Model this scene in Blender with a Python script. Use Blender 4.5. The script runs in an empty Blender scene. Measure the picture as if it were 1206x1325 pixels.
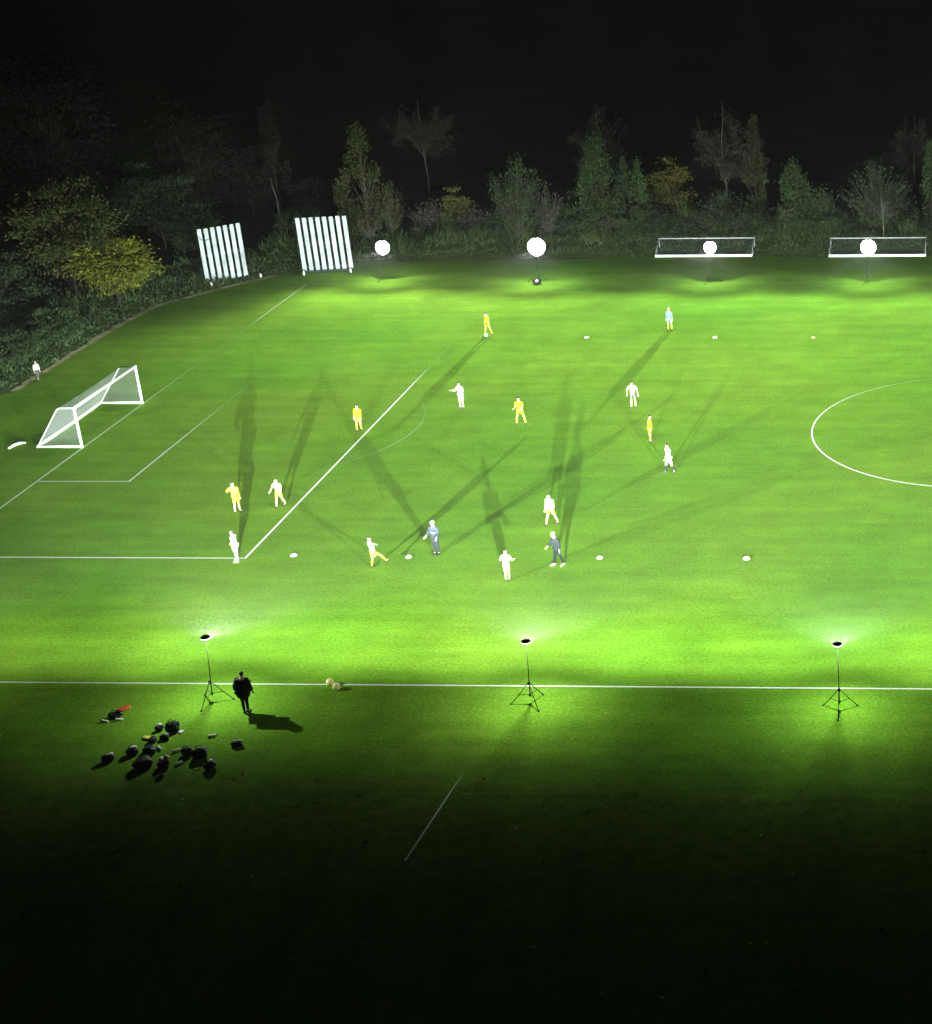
import bpy, math, random
import numpy as np
from mathutils import Vector, Matrix

SC = bpy.context.scene
COL = SC.collection
R_ = math.radians

# ------------------------------------------------------------------ camera
def make_camera():
    p, yaw, roll = 0.3967265, -0.0514433, -0.0172851
    d = Vector((math.sin(yaw)*math.cos(p), math.cos(yaw)*math.cos(p), -math.sin(p)))
    r = Vector((math.cos(yaw), -math.sin(yaw), 0)); u = r.cross(d)
    c, s = math.cos(roll), math.sin(roll)
    r2, u2 = c*r + s*u, -s*r + c*u
    cam = bpy.data.cameras.new('camera')
    cam.sensor_fit = 'VERTICAL'; cam.sensor_height = 24
    cam.lens = 24*2252.43/1325
    cam.shift_x = (603 - 1177)/1325
    cam.clip_end = 3000; cam.clip_start = 1
    o = bpy.data.objects.new('camera', cam); COL.objects.link(o)
    m = Matrix((r2, u2, -d)).transposed().to_4x4()
    m.translation = (1.2389, -101.2209, 36.809)
    o.matrix_world = m
    SC.camera = o
make_camera()

# ------------------------------------------------------------------ night sky
W = bpy.data.worlds.new('World'); SC.world = W; W.use_nodes = True
nt = W.node_tree; bg = nt.nodes['Background']
sky = nt.nodes.new('ShaderNodeTexSky'); sky.sky_type = 'NISHITA'; sky.sun_disc = False
sky.sun_elevation = R_(-4); sky.sun_rotation = R_(200)
nt.links.new(sky.outputs[0], bg.inputs[0]); bg.inputs[1].default_value = 0.06

SC.view_settings.view_transform = 'Standard'; SC.view_settings.look = 'None'
SC.view_settings.exposure = 0.0; SC.view_settings.gamma = 1.0
SC.render.engine = 'CYCLES'
cy = SC.cycles
cy.use_denoising = True
cy.max_bounces = 4; cy.diffuse_bounces = 2; cy.glossy_bounces = 1; cy.transmission_bounces = 2
cy.volume_bounces = 0; cy.transparent_max_bounces = 8
cy.caustics_reflective = False; cy.caustics_refractive = False

LAMP_POWER = 2550.0            # of one floodlight, scaled by its beam shape below
HAZE_DENSITY = 0.0004

# ------------------------------------------------------------------ materials
MATS = {}
def mat(name, col, rough=0.8, spread=0.15, scale=3.0, bump=0.0, metal=0.0, island=False, col2=None, coord='Object', translucent=0.0, spec=0.25):
    if name in MATS: return MATS[name]
    m = bpy.data.materials.new(name); m.use_nodes = True; MATS[name] = m
    n = m.node_tree; b = n.nodes['Principled BSDF']
    b.inputs['Roughness'].default_value = rough; b.inputs['Metallic'].default_value = metal
    b.inputs['Specular IOR Level'].default_value = spec
    tc = n.nodes.new('ShaderNodeTexCoord'); nz = n.nodes.new('ShaderNodeTexNoise')
    nz.inputs['Scale'].default_value = scale; nz.inputs['Detail'].default_value = 5
    n.links.new(tc.outputs[coord], nz.inputs['Vector'])
    rp = n.nodes.new('ShaderNodeValToRGB')
    c2 = col2 or tuple(min(1, c*(1+spread)) for c in col)
    c1 = col if col2 else tuple(c*(1-spread) for c in col)
    rp.color_ramp.elements[0].color = (*c1, 1); rp.color_ramp.elements[1].color = (*c2, 1)
    rp.color_ramp.elements[0].position = .3; rp.color_ramp.elements[1].position = .7
    if island:
        g = n.nodes.new('ShaderNodeNewGeometry'); ad = n.nodes.new('ShaderNodeMath'); ad.operation = 'MULTIPLY_ADD'
        ad.inputs[1].default_value = .55; n.links.new(g.outputs['Random Per Island'], ad.inputs[0])
        ml = n.nodes.new('ShaderNodeMath'); ml.operation = 'MULTIPLY_ADD'; ml.inputs[1].default_value = .9; ml.inputs[2].default_value = -.22
        n.links.new(nz.outputs[0], ml.inputs[0]); n.links.new(ml.outputs[0], ad.inputs[2])
        n.links.new(ad.outputs[0], rp.inputs[0])
    else:
        n.links.new(nz.outputs[0], rp.inputs[0])
    n.links.new(rp.outputs[0], b.inputs['Base Color'])
    if bump:
        bp = n.nodes.new('ShaderNodeBump'); bp.inputs['Strength'].default_value = bump
        n.links.new(nz.outputs[0], bp.inputs['Height']); n.links.new(bp.outputs[0], b.inputs['Normal'])
    if translucent:
        tr = n.nodes.new('ShaderNodeBsdfTranslucent'); mx = n.nodes.new('ShaderNodeMixShader')
        mx.inputs[0].default_value = translucent
        n.links.new(rp.outputs[0], tr.inputs[0]); n.links.new(b.outputs[0], mx.inputs[1]); n.links.new(tr.outputs[0], mx.inputs[2])
        n.links.new(mx.outputs[0], n.nodes['Material Output'].inputs[0])
    return m

def grass_material():
    m = bpy.data.materials.new('mown_grass'); m.use_nodes = True
    n = m.node_tree; L = n.links; b = n.nodes['Principled BSDF']
    b.inputs['Roughness'].default_value = .95; b.inputs['Specular IOR Level'].default_value = 0
    tc = n.nodes.new('ShaderNodeTexCoord')
    def noise(scale, detail, stretch=None, rough=.55):
        z = n.nodes.new('ShaderNodeTexNoise'); z.inputs['Scale'].default_value = scale; z.inputs['Detail'].default_value = detail
        z.inputs['Roughness'].default_value = rough
        if stretch:
            mp = n.nodes.new('ShaderNodeMapping'); mp.inputs['Scale'].default_value = stretch
            L.new(tc.outputs['Object'], mp.inputs[0]); L.new(mp.outputs[0], z.inputs['Vector'])
        else: L.new(tc.outputs['Object'], z.inputs['Vector'])
        return z
    def ramp(src, c1, c2, p1=.35, p2=.65):
        r = n.nodes.new('ShaderNodeValToRGB'); r.color_ramp.elements[0].color = (*c1, 1); r.color_ramp.elements[1].color = (*c2, 1)
        r.color_ramp.elements[0].position = p1; r.color_ramp.elements[1].position = p2
        L.new(src.outputs[0], r.inputs[0]); return r
    def mix(f, a, c, mode='MIX'):
        x = n.nodes.new('ShaderNodeMix'); x.data_type = 'RGBA'; x.blend_type = mode
        if isinstance(f, float): x.inputs[0].default_value = f
        else: L.new(f, x.inputs[0])
        L.new(a, x.inputs[6]); L.new(c, x.inputs[7]); return x.outputs[2]
    broad = ramp(noise(.055, 4), (.104, .25, .02), (.144, .266, .024))
    streak = ramp(noise(1.0, 3, (.12, .9, 1)), (.88, .9, .86), (1.08, 1.08, 1.06))
    patch = ramp(noise(.5, 6, None, .65), (.88, .88, .88), (1.1, 1.1, 1.05))
    fine = ramp(noise(7, 4, None, .7), (.74, .75, .7), (1.22, 1.21, 1.18))
    c = mix(1.0, broad.outputs[0], streak.outputs[0], 'MULTIPLY')
    c = mix(1.0, c, patch.outputs[0], 'MULTIPLY')
    c = mix(1.0, c, fine.outputs[0], 'MULTIPLY')
    # rough, browner turf away from the pitch (south of the touchline)
    sp = n.nodes.new('ShaderNodeSeparateXYZ'); L.new(tc.outputs['Object'], sp.inputs[0])
    mr = n.nodes.new('ShaderNodeMapRange'); mr.inputs[1].default_value = -38; mr.inputs[2].default_value = -43
    wob = n.nodes.new('ShaderNodeMath'); wob.operation = 'MULTIPLY_ADD'; wob.inputs[1].default_value = 6; wob.inputs[2].default_value = -3
    L.new(noise(.25, 4).outputs[0], wob.inputs[0])
    ad = n.nodes.new('ShaderNodeMath'); L.new(sp.outputs[1], ad.inputs[0]); L.new(wob.outputs[0], ad.inputs[1]); L.new(ad.outputs[0], mr.inputs[0])
    rough = ramp(noise(1.7, 8, None, .7), (.02, .045, .008), (.12, .14, .05), .4, .75)
    rough = mix(.35, rough.outputs[0], c)
    c = mix(mr.outputs[0], c, rough)
    L.new(c, b.inputs['Base Color'])
    bp = n.nodes.new('ShaderNodeBump'); bp.inputs['Strength'].default_value = .35; bp.inputs['Distance'].default_value = .05
    L.new(noise(5, 6, None, .7).outputs[0], bp.inputs['Height']); L.new(bp.outputs[0], b.inputs['Normal'])
    return m

def paint_material():
    """white line paint; the 'paint' attribute says how much of it is still there"""
    m = bpy.data.materials.new('line_paint'); m.use_nodes = True
    n = m.node_tree; L = n.links; b = n.nodes['Principled BSDF']; b.inputs['Roughness'].default_value = .9; b.inputs['Specular IOR Level'].default_value = 0
    at = n.nodes.new('ShaderNodeAttribute'); at.attribute_name = 'paint'
    tc = n.nodes.new('ShaderNodeTexCoord'); z = n.nodes.new('ShaderNodeTexNoise'); z.inputs['Scale'].default_value = 2.2; z.inputs['Detail'].default_value = 5
    L.new(tc.outputs['Object'], z.inputs['Vector'])
    mm = n.nodes.new('ShaderNodeMath'); mm.operation = 'MULTIPLY_ADD'; mm.inputs[1].default_value = .5; mm.inputs[2].default_value = .75
    L.new(z.outputs[0], mm.inputs[0])
    ml = n.nodes.new('ShaderNodeMath'); ml.operation = 'MULTIPLY'; ml.use_clamp = True
    L.new(mm.outputs[0], ml.inputs[0]); L.new(at.outputs['Fac'], ml.inputs[1])
    x = n.nodes.new('ShaderNodeMix'); x.data_type = 'RGBA'; x.inputs[6].default_value = (.105, .255, .02, 1); x.inputs[7].default_value = (.78, .8, .74, 1)
    L.new(ml.outputs[0], x.inputs[0]); L.new(x.outputs[2], b.inputs['Base Color'])
    return m

# ------------------------------------------------------------------ mesh helpers
class MB:
    """collects quads and tubes, then links them as ONE mesh object"""
    def __init__(s): s.v = []; s.f = []; s.sm = []
    def add(s, v, f, smooth=False):
        o = len(s.v); s.v += [tuple(x) for x in v]; s.f += [tuple(i+o for i in q) for q in f]; s.sm += [smooth]*len(f)
    def box(s, c, d, rz=0.0, M=None):
        x, y, z = d[0]/2, d[1]/2, d[2]/2
        vs = [Vector((sx*x, sy*y, sz*z)) for sx in (-1, 1) for sy in (-1, 1) for sz in (-1, 1)]
        m = M or Matrix.Rotation(rz, 3, 'Z')
        s.add([m @ v + Vector(c) for v in vs], [(0,1,3,2),(4,6,7,5),(0,4,5,1),(2,3,7,6),(0,2,6,4),(1,5,7,3)])
    def tube(s, pts, rad, n=6, caps=True, smooth=True):
        pts = [Vector(p) for p in pts]
        if not hasattr(rad, '__len__'): rad = [rad]*len(pts)
        vs, fs = [], []
        prev = None
        for i, p in enumerate(pts):
            a = pts[max(0, i-1)]; b = pts[min(len(pts)-1, i+1)]
            t = (b-a); t = t.normalized() if t.length > 1e-9 else Vector((0, 0, 1))
            if prev is None:
                u = t.cross(Vector((0, 0, 1)) if abs(t.z) < .9 else Vector((1, 0, 0))).normalized()
            else:
                u = prev - t*prev.dot(t); u = u.normalized() if u.length > 1e-6 else t.orthogonal().normalized()
            prev = u; w = t.cross(u)
            for k in range(n):
                g = 2*math.pi*k/n; vs.append(p + (u*math.cos(g) + w*math.sin(g))*rad[i])
        for i in range(len(pts)-1):
            for k in range(n):
                k2 = (k+1) % n; fs.append((i*n+k, i*n+k2, (i+1)*n+k2, (i+1)*n+k))
        if caps: fs += [tuple(range(n))[::-1], tuple((len(pts)-1)*n+k for k in range(n))]
        s.add(vs, fs, smooth)
    def lathe(s, prof, n=20, c=(0, 0, 0), M=None, smooth=True):
        vs, fs = [], []; c = Vector(c)
        for r, z in prof:
            for k in range(n):
                g = 2*math.pi*k/n; v = Vector((r*math.cos(g), r*math.sin(g), z)); vs.append((M @ v if M else v) + c)
        for i in range(len(prof)-1):
            for k in range(n):
                k2 = (k+1) % n; fs.append((i*n+k, i*n+k2, (i+1)*n+k2, (i+1)*n+k))
        fs += [tuple(range(n))[::-1], tuple((len(prof)-1)*n+k for k in range(n))]
        s.add(vs, fs, smooth)
    def ball(s, c, r, n=10, jitter=0, rnd=None, M=None):
        prof = [(max(1e-4, math.sin(math.pi*i/n)), -math.cos(math.pi*i/n)) for i in range(n+1)]
        vs, fs = [], []; c = Vector(c)
        if not hasattr(r, '__len__'): r = (r, r, r)
        k_ = n*2
        for a, z in prof:
            for k in range(k_):
                g = 2*math.pi*k/k_; j = 1 + (rnd.uniform(-jitter, jitter) if rnd else 0)
                v = Vector((a*math.cos(g)*r[0]*j, a*math.sin(g)*r[1]*j, z*r[2]*j)); vs.append((M @ v if M else v) + c)
        for i in range(n):
            for k in range(k_):
                k2 = (k+1) % k_; fs.append((i*k_+k, i*k_+k2, (i+1)*k_+k2, (i+1)*k_+k))
        s.add(vs, fs, True)
    def mesh(s, name, m):
        me = bpy.data.meshes.new(name); me.from_pydata(s.v, [], s.f); me.materials.append(m)
        me.polygons.foreach_set('use_smooth', s.sm); me.update(); return me
    def build(s, name, m, parent=None, bevel=0):
        o = bpy.data.objects.new(name, s.mesh(name, m)); COL.objects.link(o)
        if parent: o.parent = parent
        if bevel:
            bv = o.modifiers.new('bevel', 'BEVEL'); bv.width = bevel; bv.segments = 2; bv.limit_method = 'ANGLE'
        return o

def tag(o, label=None, cat=None, group=None, kind=None):
    if label: o['label'] = label
    if cat: o['category'] = cat
    if group: o['group'] = group
    if kind: o['kind'] = kind
    return o
def thing(name, label, cat, loc=(0, 0, 0), rz=0.0, group=None):
    o = bpy.data.objects.new(name, None); o.empty_display_size = .3; COL.objects.link(o)
    o.location = loc; o.rotation_euler = (0, 0, rz)
    return tag(o, label, cat, group)
def dup(root, loc, rz=0.0, label=None, scale=None):
    r = root.copy(); COL.objects.link(r); r.location = loc; r.rotation_euler = (0, 0, rz)
    if label: r['label'] = label
    if scale: r.scale = scale
    def kids(a, b):
        for ch in list(a.children):
            c = ch.copy(); COL.objects.link(c); c.parent = b; c.matrix_parent_inverse = ch.matrix_parent_inverse.copy(); kids(ch, c)
    kids(root, r); return r

# ------------------------------------------------------------------ ground
GRASS = grass_material(); PAINT = paint_material()
def sheet(name, pts, z, m, kind='structure', label=None):
    me = bpy.data.meshes.new(name); me.from_pydata([(x, y, z) for x, y in pts], [], [tuple(range(len(pts)))])
    me.materials.append(m); o = bpy.data.objects.new(name, me); COL.objects.link(o); o['kind'] = kind; return o
sheet('ground', [(-700, -140), (500, -140), (500, 900), (-700, 900)], 0, GRASS)

EDGE = [(-70, -20), (-66.5, -4), (-64.6, 8), (-64.7, 19.7), (-64.2, 27.8), (-60.6, 33.6), (-56.5, 38.9), (-51.6, 41.3), (-37, 41.7), (-27.3, 42.4), (-4, 42.1), (14, 42.2), (60, 43)]
rough_m = mat('rough_grass_soil', (.03, .06, .014), .95, col2=(.08, .115, .036), scale=1.4, bump=.6, spec=0)
def rough_ground():
    """uneven unmown land beyond the edge of the mown grass: a low bank"""
    rnd = np.random.RandomState(3)
    # resample edge
    P = np.array(EDGE, float); seg = np.hypot(*np.diff(P, axis=0).T); s = np.r_[0, np.cumsum(seg)]
    t = np.linspace(0, s[-1], 170); ex = np.interp(t, s, P[:, 0]); ey = np.interp(t, s, P[:, 1])
    tx = np.gradient(ex); ty = np.gradient(ey); ln = np.hypot(tx, ty); nx, ny = -ty/ln, tx/ln
    for _ in range(12):
        nx[1:-1] = (nx[:-2]+nx[1:-1]+nx[2:])/3; ny[1:-1] = (ny[:-2]+ny[1:-1]+ny[2:])/3
    offs = [0, .5, 1, 1.7, 2.5, 3.5, 4.6, 6, 8, 11, 15, 21, 30]
    hs = [.006, .04, .1, .2, .33, .45, .55, .6, .6, .6, .55, .45, .3]
    v = []; 
    for o_, h in zip(offs, hs):
        w = rnd.uniform(-.35, .35, 170) if o_ == 0 else rnd.uniform(-.15, .15, 170)
        for i in range(170):
            v.append((ex[i]+nx[i]*(o_+w[i]), ey[i]+ny[i]*(o_+w[i]), h*(1+rnd.uniform(-.25, .25)) if o_ else h))
    f = [(j*170+i, j*170+i+1, (j+1)*170+i+1, (j+1)*170+i) for j in range(len(offs)-1) for i in range(169)]
    me = bpy.data.meshes.new('bank'); me.from_pydata(v, [], f); me.materials.append(rough_m); me.polygons.foreach_set('use_smooth', [True]*len(f))
    o = bpy.data.objects.new('bank', me); COL.objects.link(o); o['kind'] = 'structure'
    return ex, ey, nx, ny
EX, EY, NX, NY = rough_ground()

def edge_strip():
    """dry pale strip worn along the left edge of the mown grass"""
    rnd = np.random.RandomState(9); v = []; k = 0
    idx = [i for i in range(170) if EX[i] < -58 and EY[i] > 7 and EY[i] < 38]
    fine = np.linspace(idx[0], idx[-1], 150)
    for a in fine:
        x = np.interp(a, range(170), EX); y = np.interp(a, range(170), EY); nx = np.interp(a, range(170), NX); ny = np.interp(a, range(170), NY)
        w0, w1 = rnd.uniform(-.5, -.1), rnd.uniform(.02, .35)
        v += [(x-nx*.15+nx*w0*.4, y-ny*.15+ny*w0*.4, .012), (x+nx*w1, y+ny*w1, .05)]
    f = [(2*i, 2*i+2, 2*i+3, 2*i+1) for i in range(149)]
    me = bpy.data.meshes.new('verge'); me.from_pydata(v, [], f)
    me.materials.append(mat('dry_verge', (.09, .10, .04), .95, col2=(.34, .32, .2), scale=1.1, spec=0))
    o = bpy.data.objects.new('verge', me); COL.objects.link(o); o['kind'] = 'structure'
edge_strip()

# ------------------------------------------------------------------ pitch markings
def line(name, pts, width=.12, paint=None, z=.005):
    pts = [Vector((x, y)) for x, y in pts]
    v = []; n = len(pts)
    for i, p in enumerate(pts):
        t = (pts[min(n-1, i+1)]-pts[max(0, i-1)]).normalized(); w = Vector((-t.y, t.x))*width/2
        v += [(p.x+w.x, p.y+w.y, z), (p.x-w.x, p.y-w.y, z)]
    f = [(2*i+1, 2*i+3, 2*i+2, 2*i) for i in range(n-1)]
    me = bpy.data.meshes.new(name); me.from_pydata(v, [], f); me.materials.append(PAINT)
    at = me.attributes.new('paint', 'FLOAT', 'POINT')
    pv = [1.0]*n if paint is None else [paint(i/(n-1)) for i in range(n)]
    at.data.foreach_set('value', np.repeat(np.array(pv, dtype=np.float32), 2))
    o = bpy.data.objects.new(name, me); COL.objects.link(o); o['kind'] = 'structure'; return o
def seg(a, b, n=60): return [(a[0]+(b[0]-a[0])*i/n, a[1]+(b[1]-a[1])*i/n) for i in range(n+1)]
GX, NYL, FYL = -54.48, -33.6, 34.0
lerp = lambda t, ks: float(np.interp(t, [k[0] for k in ks], [k[1] for k in ks]))
line('touchline', seg((-66, NYL-.02), (60, NYL), 80), .11, lambda t: lerp(t, [(0, .55), (.25, .6), (.33, .85), (1, 1)]))
line('far_touchline', seg((GX, FYL), (60, FYL), 40), .1, lambda t: .07)
line('goal_line', seg((GX, NYL+.1), (GX, FYL), 90), .12, lambda t: lerp(t, [(0, .6), (.42, .6), (.5, .45), (.58, .3), (.66, .1), (.72, .04), (.83, .05), (.86, .3), (1, .45)]))
PX = GX+16.75; PY = 19.95
line('penalty_area_line', seg((GX+.1, -PY), (PX-.07, -PY), 40), .13, lambda t: .8)
line('penalty_area_line', seg((PX, -PY-.06), (PX, PY), 90), .125, lambda t: lerp(t, [(0, 1), (.62, .9), (.72, .5), (.8, .05), (1, .0)]), .008)
line('penalty_area_line', seg((PX, PY), (GX, PY), 20), .12, lambda t: .02)
AX = GX+5.5
line('goal_area_line', seg((GX+.1, -9.2), (AX-.06, -9.2), 20), .12, lambda t: .7)
line('goal_area_line', seg((AX, -9.26), (AX, 9.16), 40), .12, lambda t: lerp(t, [(0, .75), (.4, .5), (.7, .1), (1, .02)]), .008)
line('goal_area_line', seg((AX, 9.16), (GX, 9.16), 20), .12, lambda t: .03)
ca = [(GX+10.55+9.15*math.cos(a), .2+9.15*math.sin(a)) for a in np.linspace(-.95, .95, 60)]
line('penalty_arc', ca, .13, lambda t: lerp(t, [(0, .0), (.2, .1), (.4, .17), (.6, .04), (.75, .08), (1, .0)]))
cc = [(9.906*math.cos(a), 9.906*math.sin(a)) for a in np.linspace(0, 2*math.pi, 161)]
line('centre_circle', cc, .11, lambda t: lerp(t, [(0, .2), (.25, .02), (.33, .14), (.40, .42), (.5, .85), (.62, .95), (1, .9)]))
line('halfway_line', seg((0, NYL+.1), (0, FYL), 60), .12, lambda t: .6)
line('old_marking', seg((-20.62, -47.26), (-20.2, -41.0), 40), .075, lambda t: lerp(t, [(0, .9), (.55, .8), (.88, .25), (1, 0)]))
line('old_marking', seg((-19.9, -42.55), (-15.2, -42.5), 40), .05, lambda t: .10*abs(math.sin(t*23))*(1-t))

# ------------------------------------------------------------------ floodlights
BLK = mat('black_housing', (.012, .013, .014), .45, .1)
POLE = mat('pole_metal', (.02, .022, .018), .6, .1, spec=.1)
LEGM = mat('tripod_metal', (.018, .022, .016), .6, .1, spec=.1)
WHT = mat('white_metal', (.78, .8, .78), .35, .05)
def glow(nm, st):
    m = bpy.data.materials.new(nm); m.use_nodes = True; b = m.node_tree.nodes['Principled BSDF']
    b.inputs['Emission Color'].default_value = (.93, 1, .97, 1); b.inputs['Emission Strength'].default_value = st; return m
GLARE = glow('glare_globe', 45.0)
GLOW = bpy.data.materials.new('lit_diffuser'); GLOW.use_nodes = True
_b = GLOW.node_tree.nodes['Principled BSDF']; _b.inputs['Emission Color'].default_value = (.93, 1, .97, 1); _b.inputs['Emission Strength'].default_value = 4.0

def beam_light(face, dim=1.0):
    """the floodlight's own light: its optics throw most light low and far over the
    pitch, cut off sharply at the horizon and under the lamp, with some stray light"""
    L = bpy.data.lights.new('lamp_beam', 'POINT'); L.energy = LAMP_POWER*dim; L.color = (.90, 1.0, .92); L.shadow_soft_size = .035
    L.use_nodes = True; n = L.node_tree; k = n.links; em = n.nodes['Emission']
    g = n.nodes.new('ShaderNodeNewGeometry'); sx = n.nodes.new('ShaderNodeSeparateXYZ'); k.new(g.outputs['Incoming'], sx.inputs[0])
    def M(op, a, b=None, c=None, clamp=False):
        x = n.nodes.new('ShaderNodeMath'); x.operation = op; x.use_clamp = clamp
        for i, q in enumerate((a, b, c)):
            if q is None: continue
            if isinstance(q, (int, float)): x.inputs[i].default_value = q
            else: k.new(q, x.inputs[i])
        return x.outputs[0]
    def SS(v, a, b, o0=0.0, o1=1.0):
        x = n.nodes.new('ShaderNodeMapRange'); x.interpolation_type = 'SMOOTHSTEP'
        k.new(v, x.inputs[0]); x.inputs[1].default_value = a; x.inputs[2].default_value = b; x.inputs[3].default_value = o0; x.inputs[4].default_value = o1
        return x.outputs[0]
    s = M('MULTIPLY', sx.outputs[2], -1.0)                       # >0 below the horizon
    c = M('MULTIPLY', sx.outputs[1], float(face))                # >0 towards the pitch
    main = M('MULTIPLY', M('POWER', M('MAXIMUM', s, .075), -1.85), SS(s, .12, .4, 1.0, 1.3)) if face > 0 else M('MULTIPLY', M('POWER', M('MAXIMUM', s, .115), -1.85), .92)
    main = M('MULTIPLY', main, SS(s, .035, .052, .0, 1.0))
    main = M('MULTIPLY', main, SS(s, .36, .78, 1.0, 0.0) if face > 0 else SS(s, .34, .66, 1.0, 0.0))
    far = SS(s, .15, .40, 1.0, 0.0)                               # the long-throw part is narrower sideways
    nar = SS(c, .55, .97, .09, 1.0)
    main = M('MULTIPLY', main, M('ADD', M('MULTIPLY', far, nar), M('SUBTRACT', 1.0, far)))
    up = M('MULTIPLY', SS(s, -.17, .01, 0.0, UPSPILL_NEAR if face > 0 else UPSPILL_FAR), SS(s, .035, .052, 1.0, 0.0))
    lobe = SS(c, .12, .8) if face > 0 else SS(c, .2, .8)
    tot = M('MULTIPLY', M('ADD', main, up), lobe)
    back = M('MULTIPLY', SS(c, -.3, .2, 1.0, 0.0), SS(s, .10, .42, 1.0, 0.0))      # little of it goes far behind
    tot = M('ADD', tot, M('MULTIPLY', M('SUBTRACT', 1.0, M('MULTIPLY', back, .8)), STRAY_NEAR if face > 0 else STRAY_FAR))
    k.new(tot, em.inputs['Strength'])
    return L
UPSPILL_NEAR, UPSPILL_FAR, STRAY_NEAR, STRAY_FAR = 66.0, 8.0, .42, .28

def make_floodlight(label, x, y, face, lean=(0, 0), h=3.05, spin=0.0, weight=False, gr=.55, dim=1.0):
    root = thing('floodlight', label, 'floodlight', (x, y, 0), 0, 'portable floodlights along both touchlines')
    top = Vector((lean[0], lean[1], h))
    p = MB(); p.tube([(0, 0, .35), top*.55+Vector((0, 0, .05)), top], [.028, .02, .007], 8); p.build('pole', POLE, root)
    for pr in ([(.045, .92), (.06, .95), (.06, 1.05), (.045, 1.08)], [(.04, .38), (.055, .4), (.055, .46), (.04, .48)]):
        hub = MB(); hub.lathe(pr, 12); hub.build('collar', BLK, root)
    for i in range(3):
        a = spin + i*2*math.pi/3; ft = Vector((math.cos(a)*.85, math.sin(a)*.85, .03))
        l = MB(); l.tube([(math.cos(a)*.05, math.sin(a)*.05, 1.0), ft*.55+Vector((0, 0, .45)), ft], .019, 8)
        leg = l.build('leg', LEGM, root)
        ft2 = MB(); ft2.lathe([(.03, 0), (.05, .005), (.05, .04), (.03, .06)], 10, ft-Vector((0, 0, .03))); ft2.build('rubber_foot', BLK, leg)
        br = MB(); br.tube([(0, 0, .43), Vector((math.cos(a)*.52, math.sin(a)*.52, .47))], .012, 6); br.build('brace', LEGM, root)
    t = top
    if face > 0:      # flat round head, seen from above and behind: a dark cap with the lit ring just under its rim
        cz = Vector((0, 0, .20))
        hd = MB(); hd.lathe([(.03, .11), (.16, .10), (.20, .07), (.205, .03), (.19, .025)], 28, t+cz); hd.build('lamp_cap', BLK, root)
        bulb = MB(); bulb.lathe([(.12, .0), (.20, -.01), (.211, .008), (.19, .022)], 28, t+cz); bulb.build('diffuser_glare', GLOW, root)
        yk = MB(); yk.tube([t-Vector((0, 0, .02)), t+Vector((0, -.03, .1)), t+Vector((0, -.05, .225))], [.007, .006, .006], 8); yk.build('bracket', BLK, root)
        off = (t.x, t.y+.16, t.z+.125)
    else:             # lamp glare modelled as an oversized lit globe, facing pitch and camera
        bulb = MB(); bulb.ball((t.x, t.y, t.z+.1), (gr, gr*.8, gr), 16); bulb.build('diffuser_glare', GLARE, root)
        hd = MB(); hd.lathe([(.03, gr+.16), (.10, gr+.14), (.14, gr+.09), (.12, gr+.07)], 20, t); hd.build('lamp_cap', BLK, root)
        yk = MB(); yk.lathe([(.024, -gr-.12), (.06, -gr-.06), (.34, -gr+.04), (.36, -gr+.07), (.05, -gr+.075)], 20, t+Vector((0, 0, .02))); yk.build('bracket', BLK, root)  # bracket widened to a dish, added to block the globe's downward light
        off = (t.x, t.y-gr*.8-.05, t.z)
    lo = bpy.data.objects.new('lamp_beam', beam_light(face, dim)); COL.objects.link(lo); lo.parent = root; lo.location = off
    if weight:
        w = MB(); w.ball((.0, -.55*1, .26), (.36, .3, .27), 10); w.build('weight_bag', BLK, root)
        wb = MB(); wb.ball((.04, -.79, .33), (.15, .06, .1), 8, M=Matrix.Rotation(-.5, 3, 'Y')); wb.build('bag_patch', WHT, root)
    return root
NB = 'black tripod floodlight on the near touchline, '
make_floodlight(NB+'the one right beside the dark-clad coach', -32.95, -35.3, 1, (.16, .05), 2.92, .3)
make_floodlight(NB+'standing alone between the other two', -18.85, -35.2, 1, (.08, 0), 2.8, 1.15)
make_floodlight(NB+'upright, the one nearest the centre circle', -5.3, -35.6, 1, (0, 0), 2.97, -math.pi/2)
FB = 'glaring floodlight at the far touchline, '
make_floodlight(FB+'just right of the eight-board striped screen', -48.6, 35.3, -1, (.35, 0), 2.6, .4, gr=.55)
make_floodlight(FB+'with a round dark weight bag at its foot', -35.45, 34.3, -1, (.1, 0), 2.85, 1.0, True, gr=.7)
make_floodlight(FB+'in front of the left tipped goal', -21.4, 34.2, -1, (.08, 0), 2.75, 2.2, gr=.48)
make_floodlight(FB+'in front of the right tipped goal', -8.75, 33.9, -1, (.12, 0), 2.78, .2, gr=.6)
make_floodlight('black tripod floodlight on the near touchline beyond the halfway line', 8.6, -35.6, 1, (0, 0), 2.9, .7)
make_floodlight('black tripod floodlight on the near touchline, leftmost of all', -47.3, -35.6, 1, (0, 0), 2.9, .5, dim=.4)
make_floodlight('lit floodlight at the far touchline beyond the halfway line', 5.2, 34.1, -1, (0, 0), 3.0, .7)

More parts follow.
